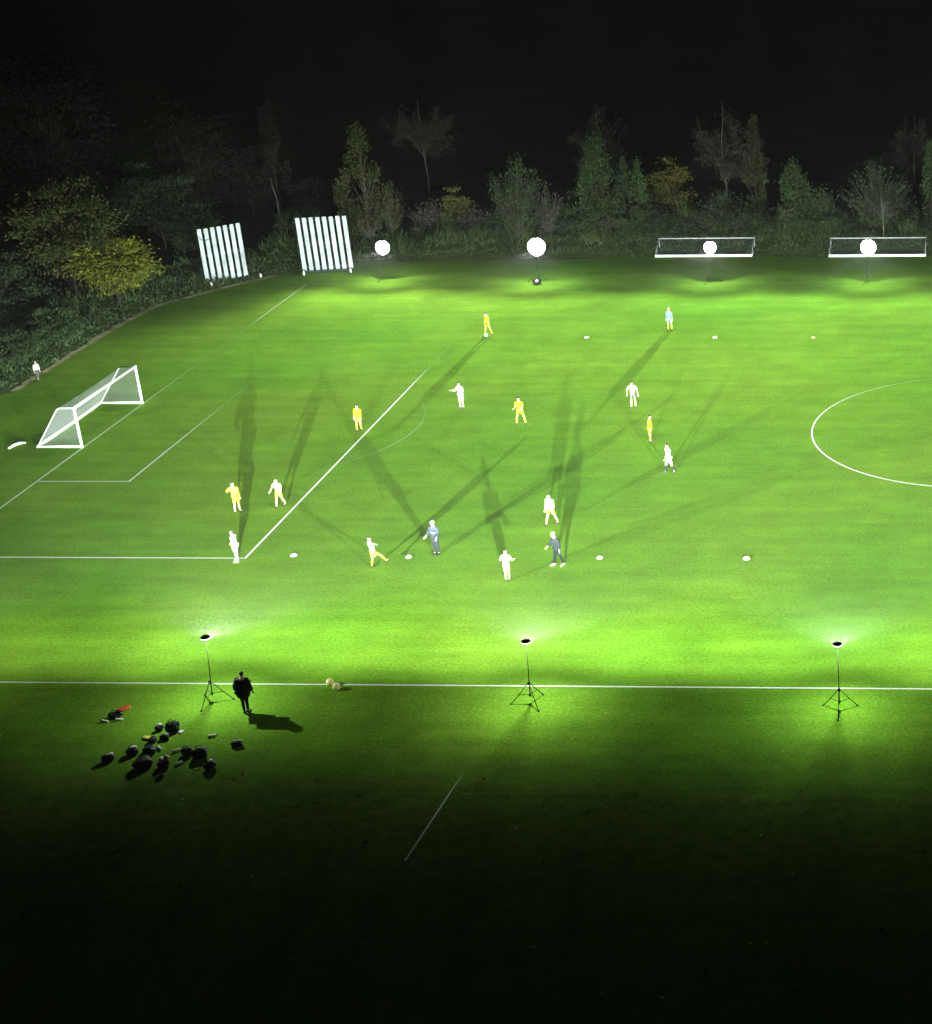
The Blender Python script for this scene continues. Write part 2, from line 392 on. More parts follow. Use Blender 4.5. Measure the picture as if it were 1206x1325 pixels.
# ------------------------------------------------------------------ air
def haze():
    x0, x1, y0, y1, z0, z1 = -720, 520, -150, 910, -1, 40
    mb = MB(); mb.box(((x0+x1)/2, (y0+y1)/2, (z0+z1)/2), (x1-x0, y1-y0, z1-z0))
    m = bpy.data.materials.new('night_haze'); m.use_nodes = True; n = m.node_tree
    n.nodes.remove(n.nodes['Principled BSDF'])
    v = n.nodes.new('ShaderNodeVolumePrincipled'); v.inputs['Color'].default_value = (.96, .89, .97, 1)
    v.inputs['Density'].default_value = HAZE_DENSITY; v.inputs['Anisotropy'].default_value = 0.0
    n.links.new(v.outputs[0], n.nodes['Material Output'].inputs['Volume'])
    o = mb.build('haze', m); o['kind'] = 'stuff'
haze()

# ------------------------------------------------------------------ football goal
NETM = mat('net_cord', (.32, .36, .34), .8, .08)
def bar(mb, a, b, r=.06, n=8): mb.tube([a, b], r, n)
def net_panel(mb, a, b, c, d, step=.13, r=.004):
    """strands over the quad a-b-c-d (a-b one side, d-c the opposite one), hanging a little slack"""
    a, b, c, d = map(Vector, (a, b, c, d))
    nu = max(2, int(max((b-a).length, (c-d).length)/step)); nv = max(2, int(max((d-a).length, (c-b).length)/step))
    nrm = (b-a).cross(d-a); nrm = nrm.normalized() if nrm.length > 0 else Vector((0, 0, 1))
    def P(u, v): return a*(1-u)*(1-v)+b*u*(1-v)+c*u*v+d*(1-u)*v + nrm*.10*math.sin(math.pi*u)*math.sin(math.pi*v)
    for i in range(nu+1): mb.tube([P(i/nu, j/8) for j in range(9)], r, 3, caps=False)
    for j in range(nv+1): mb.tube([P(i/8, j/nv) for i in range(9)], r, 3, caps=False)
def football_goal():
    g = thing('football_goal', 'white full-size goal with a pale net on the left goal line', 'goal', (GX-.06, .5, 0))
    w, h, td, bd = 4.1, 2.55, .95, 2.75
    for s_ in (-1, 1):
        m = MB(); bar(m, (0, s_*w, 0), (0, s_*w, h), .075, 10); m.build('post', WHT, g)
        m = MB(); bar(m, (-.06, s_*w, .06), (-bd, s_*w, .06), .07); m.build('ground_bar', WHT, g)
        m = MB(); m.tube([(-.05, s_*w, h), (-td, s_*w, h), (-td-.15, s_*w, h-.1), (-bd, s_*w, .1)], .03, 8); m.build('net_support', WHT, g)
    m = MB(); bar(m, (0, -w-.07, h), (0, w+.07, h), .08, 10); m.build('crossbar', WHT, g)
    m = MB(); bar(m, (-bd, -w-.06, .07), (-bd, w+.06, .07), .085); m.build('back_bar', WHT, g)
    n = MB(); k = .02
    net_panel(n, (-bd+k, -w, .1), (-bd+k, w, .1), (-td-.1, w, h-.05), (-td-.1, -w, h-.05))
    net_panel(n, (-td, -w, h-.01), (-td, w, h-.01), (-.05, w, h-.02), (-.05, -w, h-.02))
    for s_ in (-1, 1): net_panel(n, (-bd, s_*w, .08), (-.04, s_*w, .08), (-.04, s_*w, h), (-td, s_*w, h))
    n.build('net', NETM, g)
football_goal()

WHD = mat('dull_white_metal', (.34, .36, .36), .5, .25, scale=2)  # duller, slightly uneven white for the tipped goals
def tipped_goal(label, x, y, rz, wd):
    g = thing('tipped_goal', label, 'goal', (x, y, 0), rz, 'goals lying on their faces at the bank')
    w = wd/2; d = 2.2; h = 1.1; hz = .13
    m = MB(); m.box((0, 0, .12), (wd, .16, .2)); m.build('crossbar', WHT, g, .03)
    for s_ in (-1, 1):
        m = MB(); bar(m, (s_*(w-.05), .1, .10), (s_*(w-.05), d, .10), .055); m.build('post', WHD, g)
        m = MB(); bar(m, (s_*(w-.05), d, .12), (s_*(w-.05), d-.1, h), .035); m.build('ground_bar', WHD, g)
        m = MB(); bar(m, (s_*(w-.05), .06, .2), (s_*(w-.05), d-.1, h), .022); m.build('net_support', WHD, g)
    m = MB(); bar(m, (-w, d-.1, h), (w, d-.1, h), .055); m.build('back_bar', WHD, g)
    n = MB(); net_panel(n, (-w, .08, .2), (w, .08, .2), (w, d-.12, h-.03), (-w, d-.12, h-.03), .16, .004)
    n.build('net', mat('dark_net', (.10, .15, .14), .8, .1), g)
tipped_goal('long low white goal tipped on its face below the bare tall tree', -23.25, 42.3, .012, 8.3)
tipped_goal('long low white goal tipped on its face behind the rightmost glaring floodlight', -8.5, 42.1, .012, 8.2)

# ------------------------------------------------------------------ cricket sight screens
SLAT = mat('white_slats', (.36, .40, .42), .5, .3, scale=.9)
DKF = mat('dark_frame', (.02, .035, .04), .6, .1)
def sight_screen(label, a, b, nb, z0, z1, tear=False, far_wheel=0.0):
    a, b = Vector((*a, 0)), Vector((*b, 0)); wv = b-a; wd = wv.length; rz = math.atan2(wv.y, wv.x)
    g = thing('sight_screen', label, 'sight screen', (a+b)/2, rz, 'striped cricket sight screens by the corner')
    pitch = wd/nb; bw = pitch*.62
    p = MB()
    for i in range(nb):
        x = -wd/2 + pitch*(i+.5); p.box((x, -.02, (z0+z1)/2), (bw, .03, z1-z0-(.03 if i % 2 else 0)))
    p.build('slat_panel', SLAT, g)
    f = MB()
    for z in (z0+.25, (z0+z1)/2, z1-.3): f.box((0, .035, z), (wd, .06, .1))
    f.build('rail_frame', DKF, g)
    for s_ in (-1, 1):
        m = MB(); m.box((s_*(wd/2-.25), .115, (z1+.25)/2), (.08, .08, z1-.35)); m.build('upright', DKF, g)
        m = MB(); m.tube([(s_*(wd/2-.25), .17, z1*.62), (s_*(wd/2-.25), 1.5, .28)], .04, 8); m.build('brace', DKF, g)
        m = MB(); m.box((s_*(wd/2-.25), .4, .24), (.09, 2.3, .1)); ax = m.build('skid', DKF, g)
        m = MB(); M = Matrix.Rotation(math.pi/2, 3, 'Y')
        xx = s_*(wd/2-.25) + (far_wheel if s_ > 0 else 0)
        m.lathe([(.02, -.06), (.17, -.06), (.19, -.03), (.19, .03), (.17, .06), (.02, .06)], 16, (xx+.02, -.72, .19), M); m.build('wheel', WHT, ax)
    m = MB(); m.box((0, .0, z0-.1), (wd, .07, .09)); m.build('bottom_rail', DKF, g)
    if tear:
        m = MB(); m.tube([(-wd/2+.15, -.06, z1-.55), (-wd/2+.3, -.09, z1-.85), (-wd/2+.6, -.09, z1-.95), (-wd/2+1.15, -.06, z1-.85)], .035, 6); m.build('loose_strap', DKF, g)
sight_screen('angled white striped sight screen with seven boards and a loose dark strap', (-62.75, 33.75), (-60.05, 36.2), 7, .2, 4.6, True, .9)
sight_screen('white striped sight screen with eight boards, nearer the lit floodlights', (-56.1, 37.45), (-51.95, 38.35), 8, .22, 4.65)

g = thing('thin_post', 'thin pale metal post with a short crossarm behind the two striped screens', 'post', (-60.6, 45.5, 0))
m = MB(); m.tube([(0, 0, 0), (-.05, 0, 4.4), (-.35, 0, 6.3)], .05, 8); m.build('shaft', mat('pale_post', (.05, .052, .045), .6, .1), g)
m = MB(); m.tube([(-.34, 0, 6.2), (-1.6, 0, 6.25)], .022, 6); m.build('crossarm', POLE, g)

# ------------------------------------------------------------------ marker cones and balls
CW = mat('cone_white', (.75, .78, .7), .5, .05); CY = mat('cone_yellow', (.72, .62, .12), .5, .08); CO = mat('cone_orange', (.75, .5, .25), .5, .08)
def cone(label, x, y, m=CW, s=1.0):
    mb = MB(); mb.lathe([(.05, .055), (.055, .09), (.10, .075), (.155, .02), (.165, .0), (.15, .0), (.09, .06)], 18)
    o = mb.build('marker_cone', m); o.location = (x, y, .006); o.scale = (s, s, s)
    tag(o, label, 'cone', 'flat marker cones laid out on the pitch')
cone('white disc cone left of the man in the pale top at the far side', -28.23, 19.09)
cone('white disc cone in the far row, middle one of three', -18.84, 19.02)
cone('dull yellowish disc cone in the far row, nearest the centre circle', -11.7, 18.97, CY, .9)
cone('white disc cone just right of the penalty area corner', -35.29, -19.6, CW, 1.1)
cone('white disc cone beside the kicking player in white', -29.13, -19.74)
cone('white disc cone right of the dark-jacketed man with arm out', -19.08, -19.75)
cone('white disc cone in the near row, nearest the centre circle', -11.42, -19.77, CW, 1.15)
def football(label, x, y, z=0, r=.125, group='footballs on the grass', m=None):
    mb = MB(); mb.ball((0, 0, r), r, 10)
    o = mb.build('football', m or BALLM); o.location = (x, y, z); tag(o, label, 'ball', group)
BALLM = bpy.data.materials.new('ball_panels'); BALLM.use_nodes = True
_n = BALLM.node_tree; _v = _n.nodes.new('ShaderNodeTexVoronoi'); _v.inputs['Scale'].default_value = 9
_tc = _n.nodes.new('ShaderNodeTexCoord'); _n.links.new(_tc.outputs['Object'], _v.inputs['Vector'])
_r = _n.nodes.new('ShaderNodeValToRGB'); _r.color_ramp.elements[0].color = (.03, .03, .03, 1); _r.color_ramp.elements[1].color = (.75, .76, .72, 1)
_r.color_ramp.elements[0].position = .12; _r.color_ramp.elements[1].position = .2
_n.links.new(_v.outputs['Distance'], _r.inputs[0]); _n.links.new(_r.outputs[0], _n.nodes['Principled BSDF'].inputs['Base Color'])
football('white ball at the feet of the far player in yellow', -35.72, 19.45)
BY = mat('yellow_ball', (.8, .76, .3), .45, .04)
football('yellow ball on the near touchline, left of a pair', -28.3, -33.7, m=BY, r=.17)
football('yellow ball just off the touchline, right of a pair', -27.86, -34.1, m=BY, r=.17)
mb = MB(); mb.tube([(-.28, -.5, .05), (-.12, -.1, .12), (.05, .25, .12), (.3, .5, .05)], [.05, .09, .08, .04], 8)
o = mb.build('marker_strip', CW); o.location = (-58.74, -3.4, 0); tag(o, 'short curved white plastic strip on the grass left of the goal', 'strip')

# ------------------------------------------------------------------ people
SKIN = mat('skin', (.45, .28, .19), .6, .08, scale=9); HAIRD = mat('hair_dark', (.02, .015, .012), .7); HAIRF = mat('hair_fair', (.35, .26, .12), .7); HAIRW = mat('hair_white', (.7, .7, .68), .7)
def cloth(n, c): return mat('cloth_'+n, c, .85, .12, scale=6, bump=.3, spec=.1)
YEL = cloth('yellow', (.36, .27, .008)); YEP = cloth('pale_yellow', (.38, .30, .025)); WHI = cloth('white', (.46, .47, .45)); CRE = cloth('cream', (.42, .37, .17))
NAV = cloth('navy', (.009, .0115, .017)); BLG = cloth('blue_grey', (.017, .022, .031)); DBG = cloth('dark_blue_grey', (.008, .012, .0145)); DRK = cloth('dark', (.010, .013, .012)); PBL = cloth('pale_blue', (.16, .22, .25)); GRY = cloth('grey', (.06, .065, .06))
BOOT = mat('boot', (.02, .02, .02), .5); BOOTW = mat('boot_white', (.7, .7, .66), .5)

def skin_mesh(name, verts, edges, radii, root, m, sub=1):
    me = bpy.data.meshes.new(name); me.from_pydata([tuple(v) for v in verts], edges, [])
    o = bpy.data.objects.new(name+'_src', me); COL.objects.link(o)
    sk = o.modifiers.new('skin', 'SKIN'); sk.use_smooth_shade = True
    for i, r in enumerate(radii):
        r = r if hasattr(r, '__len__') else (r, r)
        me.skin_vertices[0].data[i].radius = r; me.skin_vertices[0].data[i].use_root = (i == root)
    sb = o.modifiers.new('sub', 'SUBSURF'); sb.levels = sub; sb.render_levels = sub
    dg = bpy.context.evaluated_depsgraph_get(); dg.update()
    out = bpy.data.meshes.new_from_object(o.evaluated_get(dg)); out.name = name
    bpy.data.objects.remove(o); bpy.data.meshes.remove(me)
    out.materials.clear(); out.materials.append(m)
    out.polygons.foreach_set('use_smooth', [True]*len(out.polygons))
    return out
def link(name, me, parent):
    o = bpy.data.objects.new(name, me); COL.objects.link(o); o.parent = parent; return o

def dirv(side, a, b): return Vector((side*math.sin(b), math.sin(a)*math.cos(b), -math.cos(a)*math.cos(b)))
def person(label, x, y, face, h=1.72, shirt=WHI, shorts=WHI, socks=WHI, boots=BOOT, hair=HAIRD, lean=.05, tilt=0.0,
           legs=((.05, .06, .05), (-.05, .06, .05)), arms=((0, .18, .3), (0, .18, .3)), sleeve='short', bottoms='shorts',
           bulk=1.0, coat=False, headturn=0.0, nod=.1, group='people on the pitch', bib=None):
    bulk *= 1.14
    """legs/arms: right then left, each (swing, spread, bend)"""
    k = h/1.75
    root = thing('person', label, 'person', (x, y, 0), face, group)
    T = Matrix.Rotation(-lean, 3, 'X') @ Matrix.Rotation(tilt, 3, 'Y')
    pel = Vector((0, 0, .95)); up = lambda dx, dy, dz: pel + T @ Vector((dx, dy, dz))
    V, E, Rr = [], [], []
    def add(p, r, par=None):
        V.append(Vector(p)); Rr.append(r); i = len(V)-1
        if par is not None: E.append((par, i))
        return i
    i0 = add(pel, (.135, .105)); i1 = add(up(0, 0, .17), (.12, .095), i0); i2 = add(up(0, .01, .34), (.145, .105), i1); i3 = add(up(0, 0, .47), (.10, .08), i2)
    i4 = add(up(0, .01, .56), .052, i3)
    H = T @ Matrix.Rotation(headturn, 3, 'Z') @ Matrix.Rotation(-nod, 3, 'X'); hb = V[i4]
    hp = lambda dx, dy, dz: hb + H @ Vector((dx, dy, dz))
    i5 = add(hp(0, .02, .07), (.066, .075), i4); i6 = add(hp(0, .015, .155), (.078, .09), i5); i7 = add(hp(0, .0, .225), (.06, .07), i6)
    add(hp(0, .118, .135), .013, i6)
    for s_ in (1, -1): add(hp(s_*.09, 0, .14), .016, i6)
    sh_j, leg_j = [], []
    for s_, (a, b, e) in zip((1, -1), arms):
        sh = up(s_*.175, 0, .45); j = add(sh, .058, i3)
        d1 = T @ dirv(s_, a, b); el = sh + d1*.29; j2 = add(el, .042, j)
        d2 = T @ dirv(s_, a+e, b*.4-(.25 if b > .5 else 0)*1.6); wr = el + d2*.25; j3 = add(wr, (.028, .026), j2)
        pm = wr + d2*.075; j4 = add(pm, (.034, .02), j3)
        ax = (d1.cross(d2)); ax = ax.normalized() if ax.length > .05 else (T @ Vector((s_, 0, 0)))
        fw = ax; cu = d2.cross(fw).normalized()
        for q, ln in zip((-.03, -.01, .01, .029), (.068, .08, .075, .058)):
            b1 = add(pm + fw*q + d2*.03, .0095, j4); m1 = add(pm + fw*q + d2*(.03+ln*.6) + cu*.012, .0088, b1); add(pm + fw*q*.9 + d2*(.03+ln) + cu*.035, .0075, m1)
        t1 = add(wr + d2*.05 - fw*.045, .011, j3); add(wr + d2*.10 - fw*.062 + cu*.015, .009, t1)
        sh_j.append((sh, el, wr))
    lo = 9
    for s_, (a, b, e) in zip((1, -1), legs):
        hip = pel + Vector((s_*.09, 0, -.06)); j = add(hip, .088, i0)
        d1 = dirv(s_, a, b); kn = hip + d1*.43; md = add(hip+d1*.2, .078, j); j2 = add(kn, .056, md)
        d2 = dirv(s_, a-e, b*.6); an = kn + d2*.41; cf = add(kn+d2*.14, .055, j2); j3 = add(an, .036, cf)
        ftd = Vector((s_*.12, math.cos(min(0, a-e)*.8), math.sin(min(0, (a-e))*.8)+(.25 if a-e > .3 else 0))).normalized()
        toe = an + ftd*.17 + Vector((0, 0, -.045)); add(toe, (.038, .03), j3)
        lo = min(lo, toe.z-.035, an.z-.075); leg_j.append((hip, kn, an, toe))
    dz = Vector((0, 0, -lo))
    sc = lambda p: (p+dz)*k
    body = link('body', skin_mesh('body', [sc(v) for v in V], E, [tuple(q*k for q in (r if hasattr(r, '__len__') else (r, r))) for r in Rr], i0, SKIN), root)
    # shirt
    def garment(name, pts, edges, rad, m):
        return link(name, skin_mesh(name, [sc(p) for p in pts], edges, [tuple(q*k for q in (r if hasattr(r, '__len__') else (r, r))) for r in rad], 0, m, 2), root)
    B = bulk
    hem = -.36 if coat else -.04
    pts = [up(0, 0, .17), up(0, .01, .34), up(0, 0, .47), up(0, .005, .515), up(0, 0, .02), pel + Vector((0, 0, hem))]
    ed = [(0, 1), (1, 2), (2, 3), (0, 4), (4, 5)]
    rd = [(.14*B, .12*B), (.165*B, .13*B), (.125*B, .10*B), (.07, .065), (.15*B, .125*B), ((.19 if coat else .155)*B, (.16 if coat else .13)*B)]
    for (sh, el, wr) in sh_j:
        n0 = len(pts); pts += [sh, sh.lerp(el, .85) if sleeve == 'short' else el]; ed += [(2, n0), (n0, n0+1)]; rd += [.076*B, .066*B if sleeve == 'short' else .062*B]
        if sleeve == 'long': pts.append(wr.lerp(el, .08)); ed.append((n0+1, n0+2)); rd.append(.05*B)
    garment('coat' if coat else 'shirt', pts, ed, rd, shirt)
    if bib:
        vb = [up(0, .012, .10), up(0, .015, .28), up(0, .005, .44)]
        garment('bib', vb, [(0, 1), (1, 2)], [(.155*B, .13*B), (.172*B, .138*B), (.125*B, .112*B)], bib)
    pts = [pel + Vector((0, 0, .03))]; ed, rd = [], [(.152, .122)]
    for (hip, kn, an, toe) in leg_j:
        n0 = len(pts); end = hip.lerp(kn, .86) if bottoms == 'shorts' else kn
        pts += [hip, hip.lerp(kn, .5), end]; ed += [(0, n0), (n0, n0+1), (n0+1, n0+2)]; rd += [.104, .098, .09 if bottoms == 'shorts' else .07]
        if bottoms != 'shorts': pts += [kn.lerp(an, .5), kn.lerp(an, .95)]; ed += [(n0+2, n0+3), (n0+3, n0+4)]; rd += [.064, .054]
    garment('shorts' if bottoms == 'shorts' else 'trousers', pts, ed, rd, shorts)
    for (hip, kn, an, toe) in leg_j:
        if bottoms == 'shorts':
            s2 = MB(); s2.tube([sc(kn.lerp(an, .12)), sc(kn.lerp(an, .38)), sc(kn.lerp(an, .8)), sc(an)], [.058*k, .063*k, .046*k, .044*k], 10); s2.build('sock', socks, root)
        fw = (toe-an); fw.z = 0 if abs(fw.z) < .09 else fw.z; fwn = fw.normalized()
        b2 = MB(); b2.tube([sc(an - fwn*.06 + Vector((0, 0, -.02))), sc(an - fwn*.03 + Vector((0, 0, -.035))), sc(an + fwn*.08 + Vector((0, 0, -.035))), sc(toe + Vector((0, 0, .0))), sc(toe+fwn*.045)], [.03*k, .047*k, .048*k, .045*k, .02*k], 10); b2.build('boot', boots, root)
    hr = MB(); c = sc(hp(0, -.012, .175)); hr.ball(c, (.088*k, .10*k, .085*k), 8, M=H); hr.build('hair', hair, root)
    ey = MB()
    for s_ in (1, -1):
        ey = MB(); ey.ball(sc(hp(s_*.032, .098, .158)), .011*k, 5); ey.build('eye', BLK, root)
    mo = MB(); mo.ball(sc(hp(0, .088, .085)), (.024*k, .012*k, .006*k), 5, M=H); mo.build('mouth', mat('lips', (.3, .1, .08), .6), root)
    return root

N, S_, E_, W_ = 0.0, math.pi, -math.pi/2, math.pi/2      # facing directions
PL = 'players training on the floodlit pitch'
RUN = ((.55, .06, .35), (-.35, .06, .75)); WALK = ((.28, .05, .15), (-.25, .05, .25)); STAND = ((.03, .07, .03), (-.02, .07, .03)); WIDE = ((.08, .2, .1), (-.05, .2, .05))
ARUN = ((-.5, .2, 1.2), (.5, .2, 1.2)); ADOWN = ((0, .15, .2), (.05, .15, .25)); AHIP = ((-.15, .85, .9), (-.15, .85, .9)); AOUT = ((.1, .7, .3), (.1, .5, .4))
person('player all in yellow with a white ball at his feet on the far side', -35.62, 19.72, 2.6, 1.72, YEL, YEL, YEL, legs=WALK, arms=ADOWN, group=PL)
person('player in a pale blue top and yellow socks at the far side', -22.44, 20.98, S_, 1.68, PBL, PBL, YEP, legs=STAND, arms=ADOWN, sleeve='long', group=PL, hair=HAIRF)
person('player in white with arms raised to the chest near the penalty arc', -33.0, 3.7, 2.7, 1.74, WHI, WHI, CRE, legs=((.06, .03, .05), (0, .03, .05)), arms=((.4, .5, 1.5), (.3, .5, 1.6)), sleeve='long', group=PL)
person('player in yellow standing legs apart between two white-shirted players', -28.4, .76, S_, 1.76, YEL, YEL, YEP, legs=((.1, .25, .1), (0, .3, .1)), arms=((.3, .2, 1.3), (.3, .2, 1.3)), group=PL)
person('player in white shirt, dark shorts and pale socks, straight above the slim yellow player', -21.84, 3.84, S_, 1.74, WHI, GRY, CRE, legs=STAND, arms=AOUT, group=PL)
person('slim player all in yellow between two players in white', -19.6, -2.43, E_, 1.66, YEL, YEL, YEP, legs=((.03, .02, .02), (-.02, .02, .02)), arms=((0, .04, .3), (0, .04, .3)), sleeve='long', group=PL)
person('running player in white top and dark socks nearest the centre circle', -17.5, -7.7, 2.2, 1.78, WHI, WHI, NAV, legs=((.35, .05, .3), (-.2, .05, .3)), arms=((-.3, .2, .6), (.3, .2, .8)), sleeve='long', group=PL)
person('player in orange-yellow walking along the penalty area line', -38.3, -.53, S_, 1.7, YEL, YEP, YEP, legs=((.12, .04, .05), (-.08, .04, .05)), arms=((0, .08, .2), (0, .08, .2)), sleeve='long', tilt=-.1, group=PL)
person('player in pale yellow leaning with one elbow flung wide inside the penalty area', -40.63, -13.78, N, 1.76, YEP, YEP, CRE, legs=((.08, .05, .1), (-.1, .02, .1)), arms=((0, .1, .2), (.2, 1.0, 1.2)), sleeve='long', tilt=-.16, bulk=1.12, group=PL)
person('player in pale yellow striding with a raised elbow beside the penalty area line', -38.53, -12.98, 2.9, 1.7, CRE, YEP, CRE, legs=WALK, arms=((.3, .55, .9), (.1, .3, .8)), group=PL)
person('man in white with a dark stripe at the penalty area corner', -37.95, -20.4, W_, 1.74, WHI, WHI, WHI, legs=((.05, .02, .03), (-.03, .02, .03)), arms=((.25, .06, .7), (0, .05, .2)), sleeve='long', bottoms='trousers', boots=BOOTW, bib=None, group=PL)
person('player in white top and yellow shorts kicking out one leg', -30.45, -21.1, -.9, 1.72, WHI, YEP, YEP, legs=((.95, .1, .35), (-.1, .06, .1)), arms=((-.4, .4, .5), (.4, .5, .6)), lean=-.2, sleeve='long', group=PL)
person('man in a blue-grey jacket with white hair and a pale bib', -27.75, -19.35, 2.8, 1.86, BLG, BLG, NAV, legs=((.05, .02, .03), (-.02, .02, .03)), arms=((.2, .35, .9), (.2, .35, .9)), sleeve='long', bottoms='trousers', hair=HAIRW, bulk=1.15, bib=cloth('pale_bib', (.05, .062, .08)), group=PL)
person('player in cream, nearest the camera on the pitch, feet close together', -23.15, -22.6, N, 1.66, CRE, CRE, CRE, legs=((.02, .0, .03), (-.02, .0, .03)), arms=((.25, .45, 1.2), (.25, .45, 1.2)), sleeve='long', bulk=1.08, group=PL)
person('player in white top and yellow shorts walking with legs apart', -22.6, -15.4, 2.7, 1.78, WHI, YEP, CRE, legs=((.38, .1, .1), (-.3, .12, .12)), arms=((.1, .12, .5), (.1, .12, .4)), sleeve='long', bulk=1.1, group=PL)
person('man in a dark blue-grey jacket with white hair and one hand out', -21.0, -20.75, 2.3, 1.84, DBG, DBG, NAV, legs=((.25, .1, .15), (-.2, .1, .1)), arms=((.35, .5, .7), (-.1, .4, .4)), sleeve='long', bottoms='trousers', hair=HAIRW, boots=BOOTW, bulk=1.2, lean=.12, tilt=.1, group=PL)
person('dark coach in a wide long coat standing off the near touchline', -31.1, -36.2, N, 1.9, DRK, DRK, DRK, legs=((.03, -.03, .02), (-.02, -.03, .02)), arms=((-.05, .4, .6), (-.05, .4, .6)), sleeve='long', bottoms='trousers', coat=True, bulk=1.6, lean=.14, nod=.25, group='people on the pitch')
person('small person in a pale top beside the undergrowth left of the goal', -64.05, 9.46, -2.2, 1.35, cloth('dull_white', (.5, .52, .5)), GRY, GRY, legs=WALK, arms=ADOWN, sleeve='long', bottoms='trousers', group='people on the pitch', hair=HAIRF)

# ------------------------------------------------------------------ bags and kit on the near side
BAGB = mat('bag_black', (.011, .012, .014), .7, .2, scale=8, bump=.4); BAGG = mat('bag_green', (.012, .03, .02), .7, .2, scale=8, bump=.4); BAGM = mat('bag_maroon', (.045, .012, .014), .7, .2, scale=8, bump=.4); BAGN = mat('bag_navy', (.012, .018, .032), .7, .2, scale=8, bump=.4)
REDC = mat('red_cloth', (.5, .06, .03), .8, .2, scale=8, bump=.4); YELC = mat('yellow_cloth', (.7, .6, .08), .8, .2, scale=8, bump=.4); WHC = mat('white_cloth', (.72, .72, .68), .8, .1, scale=8, bump=.4); PNK = mat('pink_plastic', (.7, .42, .36), .5, .1)
KIT = 'kit bags dumped behind the near touchline'
def lump(mb, size, seed, n=9, flat=.75):
    """a soft, sagging bag body: a rounded box with dents"""
    rnd = random.Random(seed); ph = [rnd.uniform(0, 6.28) for _ in range(6)]
    vs, fs = [], []; a, b, c = size[0]/2, size[1]/2, size[2]
    for i in range(n+1):
        t = math.pi*i/n
        for kk in range(2*n):
            g = math.pi*kk/n; e = .55
            cx, sx = math.cos(g), math.sin(g); q = math.sin(t)**.6 if 0 < i < n else 0
            x = a*q*math.copysign(abs(cx)**e, cx); y = b*q*math.copysign(abs(sx)**e, sx)
            z = c*(.5-.5*math.copysign(abs(math.cos(t))**.8, math.cos(t)))
            w = 1+.10*math.sin(2*g+ph[0]+t)+.07*math.sin(3*g+ph[1])*math.sin(2*t+ph[2])
            vs.append((x*w, y*w, z*(1+.12*math.sin(g*2+ph[3])*q)))
    k_ = 2*n
    for i in range(n):
        for kk in range(k_): k2 = (kk+1) % k_; fs.append((i*k_+kk, i*k_+k2, (i+1)*k_+k2, (i+1)*k_+kk))
    mb.add(vs, fs, True)
def bag(name, label, x, y, rz, size, m, seed, straps=2, trim=None, pocket=True):
    r = thing(name, label, 'bag', (x, y, .005), rz, KIT); size = tuple(q*.8 for q in size)
    b = MB(); lump(b, size, seed); b.build('bag_body', m, r)
    for i in range(straps):
        s_ = (i-(straps-1)/2)*size[1]*.45
        b = MB(); b.tube([(-size[0]*.22, s_, size[2]*.93), (-size[0]*.12, s_*1.2, size[2]*1.2), (size[0]*.12, s_*1.2, size[2]*1.22), (size[0]*.22, s_, size[2]*.93)], .016, 6); b.build('handle', BAGB, r)
    if pocket:
        b = MB(); lump(b, (size[0]*.5, size[1]*.35, size[2]*.55), seed+50, 7); o = b.build('pocket', m, r); o.location = (0, -size[1]*.46, .02)
    if trim:
        b = MB(); pts = []
        lump(b, (size[0]*.62, size[1]*.6, size[2]*.34), seed+80, 7); o = b.build('trim_flap', trim, r); o.location = (size[0]*.12, size[1]*.12, size[2]*.86)
    return r
def item(name, label, cat, x, y, rz, m, kind, s=1.0):
    b = MB()
    if kind == 'bottle':
        M = Matrix.Rotation(math.pi/2, 3, 'Y')
        b.lathe([(.03, -.13), (.04, -.12), (.042, -.02), (.036, .03), (.042, .06), (.04, .10), (.02, .13)], 14, (0, 0, .045), M)
        r = thing(name, label, cat, (x, y, .005), rz, 'bottles and loose kit around the bags'); r.scale = (s, s, s); b.build('bottle_body', m, r)
        c = MB(); c.lathe([(.022, .13), (.022, .16), (.012, .165), (.010, .19)], 12, (0, 0, .045), M); c.build('cap', BLK, r); return
    if kind == 'cloth': lump(b, (.5, .3, .10), hash(label) % 97 if False else len(label), 8)
    if kind == 'shoe':
        b.tube([(-.13, 0, .045), (-.10, 0, .06), (.0, 0, .05), (.10, 0, .04), (.15, 0, .03)], [.03, .05, .045, .045, .02], 10)
        b.lathe([(.038, .07), (.036, .11)], 10, (-.085, 0, 0))
    if kind == 'ball': b.ball((0, 0, .11), .11, 9)
    o = b.build(name, m); o.location = (x, y, .005); o.rotation_euler = (0, 0, rz); o.scale = (s, s, s); tag(o, label, cat, 'bottles and loose kit around the bags')
bag('backpack', 'dark backpack under the red jacket, apart from the pile', -36.68, -36.75, .6, (.62, .42, .34), BAGB, 1)
item('jacket', 'red jacket thrown over the lone dark backpack', 'jacket', -36.35, -36.5, 1.1, REDC, 'cloth', 1.15)
bpy.data.objects['jacket'].location.z = .26
item('trainer', 'white trainer left of a pair, below the red jacket', 'shoe', -36.95, -37.15, 0, BOOTW, 'shoe', 1.15)
item('trainer', 'white trainer right of a pair, below the red jacket', 'shoe', -36.4, -37.0, .3, BOOTW, 'shoe', 1.15)
bag('holdall', 'small black holdall with a white flap, topmost of the pile', -34.25, -37.8, .9, (.42, .34, .3), BAGB, 2, 1, WHC)
bag('backpack', 'tall dark green backpack beside the topmost small holdall', -33.62, -37.85, 1.3, (.66, .52, .55), BAGG, 3)
item('towel', 'white towel against the right side of the tall green backpack', 'towel', -33.25, -37.95, 1.5, WHC, 'cloth', .55)
bag('washbag', 'low black bag with a pale flap below the tall green backpack', -33.68, -38.55, .1, (.5, .32, .26), BAGB, 4, 1, mat('pale_grey_cloth', (.4, .42, .38), .8))
